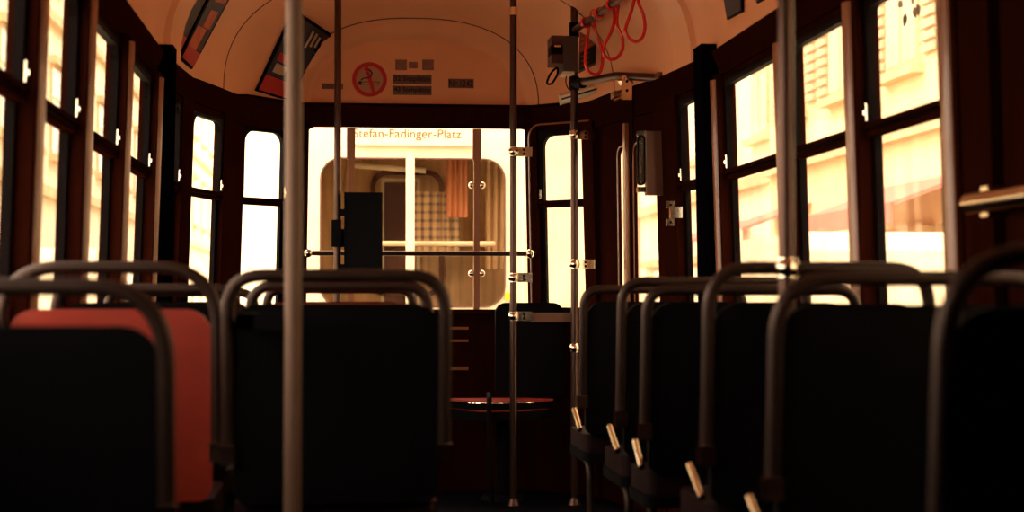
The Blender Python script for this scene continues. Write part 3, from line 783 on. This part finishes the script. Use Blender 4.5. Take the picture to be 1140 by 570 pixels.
# ---------------------------------------------------------------- seats
def make_seat(label, x0, x1, y, group, hz=.955, rad=.06, ztop=.917, back='shell', depth=.40, side=-1, lean=.05, armz=.55, cush='shadered'):
    """forward facing seat; y = rear face of the backrest at the top"""
    t = thing('tram_chair', label, 'seat', ((x0 + x1) / 2, y + .25, 0), group)
    xa, xb = x0 + .022, x1 - .022
    def PS(s_, z_, d_): return Vector((s_, y + .03 + d_ + (ztop - z_) * lean * 1.6, z_))
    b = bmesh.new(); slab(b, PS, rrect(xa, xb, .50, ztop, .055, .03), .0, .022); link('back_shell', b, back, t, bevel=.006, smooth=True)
    b = bmesh.new(); slab(b, PS, rrect(xa + .012, xb - .012, .53, ztop - .008, .05, .03), .023, .062); link('back_pad', b, 'red' if back == 'red' else 'shadered', t, bevel=.014, smooth=True)
    b = bmesh.new()
    Pc = lambda s_, z_, d_: Vector((s_, z_, d_))
    y0 = y + .09; y1 = y + .06 + depth
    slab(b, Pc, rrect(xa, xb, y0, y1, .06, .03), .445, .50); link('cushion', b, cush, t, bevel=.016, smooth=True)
    b = bmesh.new(); slab(b, Pc, rrect(xa - .004, xb + .004, y0 - .01, y1 + .005, .06, .03), .415, .444); link('seat_pan', b, 'shell', t, bevel=.006)
    b = bmesh.new()
    tube(b, corner_path([(x0 + .011, y + .055, .60), (x0 + .011, y + .015, hz), (x1 - .011, y + .015, hz), (x1 - .011, y + .055, .60)], rad, 8), .0135, 14)
    link('handle', b, 'tube', t, smooth=True)
    for xx in (x0 + .011, x1 - .011):
        b = bmesh.new(); box(b, xx - .016, xx + .016, y + .035, y + .075, .585, .625)
        link('handle_joint', b, 'chrome', t, bevel=.005)
    xs = x0 + .008 if side < 0 else x1 - .008
    if side < 0:
      b = bmesh.new(); tube(b, [(xs, y + .08, armz - .035), (xs, y + depth * .55, armz + .02)], .0085, 12); link('side_bar', b, 'chrome', t, smooth=True)
    for xx in (x0 + .05, x1 - .05):
        b = bmesh.new(); tube(b, corner_path([(xx, y + .13, 0.0), (xx, y + .15, .40), (xx, y + depth - .03, .42)], .05, 5), .0125, 12); lg = link('leg', b, 'tube', t, smooth=True)
        b = bmesh.new(); bmesh.ops.create_cone(b, cap_ends=True, segments=16, radius1=.028, radius2=.02, depth=.018, matrix=Matrix.Translation((xx, y + .13, .009))); link('foot', b, 'chrome', lg)
    return t
GL, GR = 'seats on the left of the aisle', 'single seats on the right of the aisle'
def yof(u, X): return atX(u, 331, X).y
# right row, from the front of the car to the viewer
RS = [(650, .955, .055, 'shade-darkened single seat farthest forward on the right, with low handle'),
      (693, .972, .06, 'shade-darkened single seat on the right whose taller wide handle stands behind the farthest low one'),
      (727, .948, .055, 'shade-darkened single seat on the right with low handle, third back from the folding door'),
      (790, .990, .085, 'shade-darkened single seat on the right with tall thick handle, at the near right pole')]
ylist = []
for u, hz, rad, lb in RS:
    X = .745; y = yof(u, X - .0) - .015
    ylist.append(y)
make_seat(RS[0][3], .734, 1.26, ylist[0], GR, RS[0][1], RS[0][2], depth=.38)
make_seat(RS[1][3], .734, 1.26, ylist[1], GR, RS[1][1], RS[1][2], depth=.38)
make_seat(RS[2][3], .72, 1.26, ylist[2], GR, RS[2][1], RS[2][2], depth=.30)
make_seat(RS[3][3], .734, 1.22, ylist[3], GR, RS[3][1], RS[3][2], depth=.36)
make_seat('dark blurred single seat on the right, second from the viewer', .72, 1.24, yof(870, .734), GR, .962, .10, depth=.36)
make_seat('dark blurred single seat nearest the viewer on the right', .72, 1.24, yof(1062, .734), GR, .985, .12, depth=.38)
# left seats
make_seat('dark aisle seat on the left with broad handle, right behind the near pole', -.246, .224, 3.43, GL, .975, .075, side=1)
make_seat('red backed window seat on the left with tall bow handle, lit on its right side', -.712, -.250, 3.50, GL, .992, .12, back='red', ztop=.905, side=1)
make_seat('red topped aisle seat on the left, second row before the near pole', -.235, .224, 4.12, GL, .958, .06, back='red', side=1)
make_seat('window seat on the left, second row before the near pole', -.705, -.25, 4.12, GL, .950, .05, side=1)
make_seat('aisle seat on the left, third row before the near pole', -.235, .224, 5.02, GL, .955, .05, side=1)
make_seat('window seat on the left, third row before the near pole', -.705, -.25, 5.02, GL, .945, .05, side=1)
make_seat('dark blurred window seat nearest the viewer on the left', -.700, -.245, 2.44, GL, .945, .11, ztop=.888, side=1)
# clamp tying the near pole to the aisle seat
b = bmesh.new(); p = atY(330, 358, 3.25); box(b, -.20, -.072, 3.236, 3.262, p.z - .016, p.z + .016); box(b, -.2, -.17, 3.236, 3.44, p.z - .016, p.z + .016)
tag(link('pole_tie', b, 'shell', bevel=.004), 'dark clamp tying the near left pole to the aisle seat', 'bracket')

# seat at the front wall with red cushion
t = thing('front_seat', 'seat with glossy red cushion and dark back, against the front wall', 'seat', (.75, 7.6, 0))
Pc = lambda s_, z_, d_: Vector((s_, z_, d_))
zc_ = .462
loop = [(.47, 7.67), (.58, 7.44), (.66, 7.40), (.86, 7.44), (.98, 7.56), (.86, 7.685)]
def roundloop(lp, r, n=4):
    out = []
    N = len(lp)
    for i in range(N):
        a, p_, c = Vector(lp[i - 1]), Vector(lp[i]), Vector(lp[(i + 1) % N])
        p0 = p_ + (a - p_).normalized() * r; p1 = p_ + (c - p_).normalized() * r
        for k in range(n + 1): out.append(tuple(p0.lerp(p_, k / n).lerp(p_.lerp(p1, k / n), k / n)))
    return out
loop = [(x, y + .055) for x, y in loop]
b = bmesh.new(); slab(b, Pc, roundloop(loop, .03), zc_ - .012, zc_); link('cushion', b, 'red', t, bevel=.004, smooth=True)
b = bmesh.new(); slab(b, Pc, roundloop(loop, .03), zc_ - .04, zc_ - .0125); link('cushion_side', b, 'shell', t)
b = bmesh.new(); slab(b, Pc, roundloop([(.68 + (x - .68) * .92, 7.66 + (y - 7.66) * 1.03) for x, y in loop], .03), zc_ - .047, zc_ - .041); link('lower_lip', b, 'red', t)
b = bmesh.new(); tube(b, [Vector((x, y, zc_ - .010)) for x, y in roundloop([(.68 + (x - .68) * 1.01, 7.64 + (y - 7.64) * 1.02) for x, y in loop], .03)], .0045, 8, closed=True); link('edge_piping', b, 'chrome', t, smooth=True)
b = bmesh.new(); slab(b, Pc, roundloop(loop, .03), zc_ - .09, zc_ - .051); link('seat_pan', b, 'shell', t)
b = bmesh.new(); PBk = lambda s_, z_, d_: Vector((s_, 7.80 - d_, z_))
slab(b, PBk, rrect(.715, 1.035, .47, .905, .05, .03), 0, .05); link('backrest', b, 'shell', t, bevel=.012, smooth=True)
b = bmesh.new(); tube(b, [(.74, 7.66, 0), (.74, 7.66, zc_ - .09)], .03, 16); link('pedestal', b, 'shell', t, smooth=True)
b = bmesh.new(); bmesh.ops.create_cone(b, cap_ends=True, segments=20, radius1=.11, radius2=.09, depth=.02, matrix=Matrix.Translation((.74, 7.66, .01))); link('base_plate', b, 'shell', t)
b = bmesh.new(); tube(b, smoothline([(.665, 7.40, 0.01), (.66, 7.405, .2), (.655, 7.41, .40), (.655, 7.415, .475), (.66, 7.5, .492)]), .012, 10)
tag(link('rubber_hose', b, 'rubber', smooth=True), 'dark upright cable crossing the red front cushion', 'cable')

# ---------------------------------------------------------------- the tram ahead
GZ = -.85
lead = thing('tram', 'white tram standing ahead, its rear window filling the front window', 'tram', (.4, 15, GZ))
YF = 9.45
Pl = lambda s_, z_, d_: Vector((s_, YF - d_, z_))
wa, wb = atY(356, 342, YF), atY(562.5, 177, YF)
b = bmesh.new()
# rear face with the window hole
out = rrect(-.22, 1.02, -.35, 2.25, .02, .02); ring(b, Pl, out, rrect(wa.x, wb.x, wa.z, wb.z, .12, .12), -.04, 0)
for A, B in (((-.22, YF), (-.72, YF + 1.1)), ((-.72, YF + 1.1), (-.74, YF + 12)), ((1.02, YF), (1.52, YF + 1.1)), ((1.52, YF + 1.1), (1.54, YF + 12))):
    P = plane_map(A, B, cx=.4, tum=.02)
    boxP(b, P, 0, P.L, -.35, .88, -.03, .01); boxP(b, P, 0, P.L, 1.72, 2.25, -.03, .01)
    boxP(b, P, 0, .16, .86, 1.74, -.03, .01); boxP(b, P, P.L - .12, P.L, .86, 1.74, -.03, .01)
    k = 1.4
    while k < P.L - .6: boxP(b, P, k, k + .1, .86, 1.74, -.03, .01); k += 1.4
link('body', b, 'tramwhite', lead)
b = bmesh.new(); slab(b, Pc, [(-.3, YF - .02), (1.1, YF - .02), (1.6, YF + 1.1), (1.6, YF + 12), (-.8, YF + 12), (-.8, YF + 1.1)], 2.25, 2.5); link('roof', b, 'tramwhite', lead, bevel=.05)
b = bmesh.new(); slab(b, Pc, [(-.2, YF + .05), (1.0, YF + .05), (1.5, YF + 1.1), (1.5, YF + 12), (-.7, YF + 12), (-.7, YF + 1.1)], -.05, .0); link('cabin_floor', b, 'tan', lead)
b = bmesh.new(); ring(b, Pl, rrect(wa.x - .002, wb.x + .002, wa.z - .002, wb.z + .002, .122), rrect(wa.x + .006, wb.x - .006, wa.z + .006, wb.z - .006, .115), -.01, .008); rwf = link('rear_window_seal', b, 'tandark', lead)
b = bmesh.new(); slab(b, Pl, rrect(wa.x, wb.x, wa.z, wb.z, .12), -.03, -.025); link('glass_pane', b, 'glass', rwf)
b = bmesh.new(); p = atY(456.5, 200, YF); box(b, p.x - .024, p.x + .024, YF - .035, YF - .004, wa.z + .0, wb.z + .02); link('window_bar', b, 'tramwhite', lead, bevel=.006)
b = bmesh.new(); z = atY(450, 270.5, YF).z; tube(b, [(wa.x + .13, YF + .10, z), (wb.x - .05, YF + .10, z)], .016, 12); link('inner_rail', b, 'tramwhite', lead, smooth=True)
b = bmesh.new(); a, c = atY(393.5, 161.5, YF), atY(527, 128, YF); box(b, a.x, c.x, YF - .035, YF - .001, a.z, c.z); db = link('destination_box', b, 'tramwhite', lead, bevel=.004)
b = bmesh.new(); box(b, a.x - .0, c.x, YF - .036, YF - .030, a.z - .004, a.z + .002); link('box_edge', b, 'shutter', db)
ta, tcx = atY(393, 156.5, YF), atY(513, 145, YF)
textobj('lettering', 'Stefan-Fadinger-Platz', ta.x, tcx.x, ta.z, tcx.z, YF - .038, 'destletter', db)
b = bmesh.new(); a, c = atY(562, 334, YF), atY(567, 326, YF); box(b, a.x, c.x + .01, YF - .02, YF - .002, a.z, c.z); link('yellow_mark', b, 'yellow', lead)
# inside the tram ahead
b = bmesh.new(); yI = YF + .95
box(b, -.62, 1.42, yI, yI + .03, 0, 2.25); link('partition', b, 'tan', lead)
PI_ = lambda s_, z_, d_: Vector((s_, yI - d_, z_))
a, c = atY(412, 330, yI), atY(494, 190, yI)
b = bmesh.new(); ring(b, PI_, rrect(a.x, c.x, a.z, c.z, .10), rrect(a.x + .03, c.x - .03, a.z + .03, c.z - .03, .08), 0, .03); link('inner_frame', b, 'tandark', lead)
a, c = atY(428, 338, yI), atY(453, 204, yI)
b = bmesh.new(); box(b, a.x, c.x, yI - .02, yI - .002, a.z, c.z); link('cab_door', b, 'tandark', lead)
b = bmesh.new(); a, c = atY(424, 345, yI), atY(457, 199, yI); ring(b, PI_, rrect(a.x, c.x + .06, a.z, c.z, .01), rrect(a.x + .018, c.x + .04, a.z + .02, c.z - .02, .01), 0, .03); link('door_frame', b, 'fpale', lead)
def curtain(name, u0, u1, v0, v1, y, m_, amp=.012, waves=7):
    a, c = atY(u0, v1, y), atY(u1, v0, y); b = bmesh.new(); N = 60; rows_ = []
    for k in range(N + 1):
        x = a.x + (c.x - a.x) * k / N; yy = y - .02 + amp * math.sin(k / N * waves * 2 * PI)
        rows_.append([b.verts.new((x, yy, a.z)), b.verts.new((x, yy + .003 + amp * .2, c.z))])
    for r0, r1 in zip(rows_[:-1], rows_[1:]): b.faces.new((r0[0], r1[0], r1[1], r0[1]))
    g = bmesh.ops.extrude_face_region(b, geom=b.faces[:]); bmesh.ops.translate(b, vec=(0, .006, 0), verts=[v for v in g['geom'] if isinstance(v, bmesh.types.BMVert)])
    return link(name, b, m_, lead, smooth=True)
for A, B in (((-.22, YF), (-.72, YF + 1.1)), ((1.02, YF), (1.52, YF + 1.1))):
    P = plane_map(A, B, cx=.4, tum=.02); b = bmesh.new(); boxP(b, P, .16, P.L - .12, .88, 1.72, .012, .018); bl = link('window_blind', b, 'van', lead)
    b = bmesh.new(); ring(b, P, rrect(.19, P.L - .15, .9, 1.66, .1), rrect(.205, P.L - .165, .915, 1.645, .09), 0, .012); link('blind_seam', b, 'stone', bl)
    b = bmesh.new(); boxP(b, P, .16, P.L - .12, 1.27, 1.30, -.01, .012); link('window_bar', b, 'shutter', bl)
curtain('checked_curtain', 459, 512, 214, 281, YF + .55, 'check', .01, 5)
curtain('orange_curtain', 497, 521, 176, 242, YF + .40, 'orange', .012, 4)
curtain('pale_curtain', 540, 562, 176, 300, YF + .40, 'tan', .012, 3)
b = bmesh.new(); tube(b, [atY(395, 184, YF + .5), atY(474, 190, YF + .5)], .018, 12); link('lamp_tube', b, 'van', lead, smooth=True)
# wheels/bogie of the tram ahead
for k, yy in enumerate((YF + 2.2, YF + 3.9, YF + 8.5)):
    for xx in (-.5, 1.2):
        b = bmesh.new(); bmesh.ops.create_cone(b, cap_ends=True, segments=24, radius1=.33, radius2=.33, depth=.12, matrix=Matrix.Translation((xx, yy, GZ + .35)) @ Matrix.Rotation(PI / 2, 4, 'Y')); link('wheel', b, 'rubber', lead)

# ---------------------------------------------------------------- street and buildings
b = bmesh.new(); box(b, -60, 60, -30, 160, GZ - .2, GZ); struct(link('ground', b, 'street'))
def building(label, side, X, y0, y1, H, m_, group, fh=3.6, bay=2.6, shut=False):
    """facade facing the tracks"""
    t = thing('building', label, 'building', (X, (y0 + y1) / 2, GZ), group)
    b = bmesh.new(); xa, xb = (X, X + 9) if side > 0 else (X - 9, X)
    box(b, xa, xb, y0, y1, GZ, GZ + H); link('wall', b, m_, t)
    b = bmesh.new(); fx = X; sg = -side
    def fb(bm, ya, yb_, za, zb_, d0, d1):
        x0_, x1_ = sorted((fx + sg * d0, fx + sg * d1)); box(bm, x0_, x1_, ya, yb_, za, zb_)
    fb(b, y0, y1, GZ + H - .5, GZ + H, 0, .45)
    z = GZ + fh + .2
    while z < GZ + H - 1: fb(b, y0, y1, z, z + .22, 0, .16); z += fh
    link('cornice', b, 'stone', t)
    nb = int((y1 - y0) / bay); off = ((y1 - y0) - nb * bay) / 2
    fl_ = 0; z = GZ + .6
    while z + 2.4 < GZ + H:
        for i in range(nb):
            yc_ = y0 + off + (i + .5) * bay
            b = bmesh.new(); ww = .62 if fl_ else .95
            zz0 = z if fl_ == 0 else z + .5
            fb(b, yc_ - ww, yc_ + ww, zz0, zz0 + 1.9, .0, .05); fb(b, yc_ - ww - .12, yc_ + ww + .12, zz0 - .12, zz0, 0, .18); fb(b, yc_ - ww - .12, yc_ + ww + .12, zz0 + 1.9, zz0 + 2.06, 0, .16)
            wn_ = link('window', b, 'stone', t)
            b = bmesh.new()
            for s_ in (-1, 1):
                for q_ in (0, 1): fb(b, yc_ + (s_ * ww / 2) - ww * .42, yc_ + (s_ * ww / 2) + ww * .42, zz0 + .08 + q_ * 1.15, zz0 + (1.15 if q_ == 0 else 1.82), .051, .06)
            link('pane', b, 'winfill', wn_)
            if shut and fl_:
                b = bmesh.new()
                for s_ in (-1, 1):
                    for j in range(12): fb(b, yc_ + s_ * (ww + .36) - .24, yc_ + s_ * (ww + .36) + .24, zz0 + .1 + j * .15, zz0 + .2 + j * .15, .02, .07)
                link('shutter', b, 'shutter', wn_)
        z += fh; fl_ += 1
    return t
GB = 'houses along the street'
building('warm yellow house with louvred shutters, seen through the right windows', 1, 7.2, 16.5, 27.5, 14, 'fyellow', GB, shut=True)
building('pale house with plain windows, next to the yellow one beyond the right windows', 1, 7.6, 27.6, 42, 15, 'fpale', GB)
building('rose house seen past the folding door', 1, 7.2, 42.1, 62, 14, 'fpink', GB)
building('pale house outside the nearest right windows', 1, 7.6, -12, 16.4, 13, 'fpale', GB, bay=4)
building('pale house seen through the nearer left windows', -1, -6.0, 20, 38, 13, 'fpale', GB)
building('cream house seen through the left windows beyond the pale one', -1, -6.4, 38.1, 62, 14, 'fpale', GB, fh=3.9)
building('yellow house far along the street on the left', -1, -6.0, 62.1, 95, 14, 'fyellow', GB, bay=4)
# awnings over the shops on the right
for k, (ya, yb_) in enumerate(((18.0, 21.5), (25.0, 27.2), (30.5, 33.5))):
    t = thing('awning', ('red shop awning nearest, outside the right windows', 'red shop awning in the middle, outside the right windows', 'red shop awning farthest along, outside the right windows')[k], 'awning', (6.7, (ya + yb_) / 2, 2.1), 'red shop awnings')
    X = 7.2 if ya < 27.6 else 7.6
    b = bmesh.new(); box8(b, [(X, ya, 2.35), (X - 1.1, ya, 1.95), (X - 1.1, yb_, 1.95), (X, yb_, 2.35), (X, ya, 2.40), (X - 1.1, ya, 2.0), (X - 1.1, yb_, 2.0), (X, yb_, 2.40)]); link('canopy', b, 'awn', t)
    b = bmesh.new(); box(b, X - 1.12, X - 1.09, ya, yb_, 1.75, 1.99); link('valance', b, 'awn' if k != 1 else 'fpale', t)
def van(label, x, y, L_, W_, H_, m_='van'):
    t = thing('van', label, 'van', (x, y, GZ), 'vans parked along the street'); Z = GZ
    b = bmesh.new()
    pr = [(-L_ / 2, .35), (L_ / 2, .35), (L_ / 2, .95), (L_ / 2 - .45, 1.1), (L_ / 2 - .95, H_ - .1), (L_ / 2 - 1.3, H_), (-L_ / 2 + .1, H_), (-L_ / 2, H_ - .15)]
    slab(b, lambda s_, z_, d_: Vector((x + d_, y + s_, Z + z_)), pr, -W_ / 2, W_ / 2); link('body', b, m_, t, bevel=.05)
    b = bmesh.new()
    for sg in (-1, 1): slab(b, lambda s_, z_, d_: Vector((x + sg * (W_ / 2 + d_), y + s_, Z + z_)), [(L_ / 2 - 1.9, 1.15), (L_ / 2 - .75, 1.15), (L_ / 2 - 1.1, H_ - .25), (L_ / 2 - 1.9, H_ - .25)], 0.001, .012)
    link('side_window', b, 'winfill', t)
    for yy in (-L_ / 2 + .8, L_ / 2 - .85):
        for sg in (-1, 1):
            b = bmesh.new(); bmesh.ops.create_cone(b, cap_ends=True, segments=24, radius1=.34, radius2=.34, depth=.2, matrix=Matrix.Translation((x + sg * (W_ / 2 - .1), y + yy, Z + .34)) @ Matrix.Rotation(PI / 2, 4, 'Y')); link('wheel', b, 'rubber', t)
van('white van outside the right windows', 4.6, 15.2, 4.9, 1.9, 2.3)
van('white van parked outside the left windows', -4.0, 23.5, 4.9, 1.9, 2.4)
# leaves hanging before the nearest right window
t = thing('leafy_twig', 'dark twig with leaves hanging outside the top of the nearest right window', 'twig', atX(1015, -10, 1.75))
b = bmesh.new(); tube(b, smoothline([atX(1010, -60, 1.75), atX(1014, -20, 1.75), atX(1016, 4, 1.75)]), .004, 6); link('stem', b, 'leaf', t)
for (u, v, du, dv) in ((1000, 2, 8, 5), (1017, 8, 6, 11), (1008, 15, -4, 8), (1021, 4, 3, 12)):
    c_ = atX(u, v, 1.75); k = .0022
    b = bmesh.new(); pts = [(0, 0), (.35, .3), (.8, .25), (1.2, 0), (.8, -.25), (.35, -.3)]; e_ = Vector((0.1, -du, -dv)).normalized(); f_ = Vector((.3, e_.z, -e_.y)).normalized()
    vs = [b.verts.new(c_ + e_ * a_ * .035 + f_ * q_ * .035) for a_, q_ in pts]; b.faces.new(vs)
    g = bmesh.ops.extrude_face_region(b, geom=b.faces[:]); bmesh.ops.translate(b, vec=(.002, 0, 0), verts=[v_ for v_ in g['geom'] if isinstance(v_, bmesh.types.BMVert)])
    link('leaf', b, 'leaf', t)
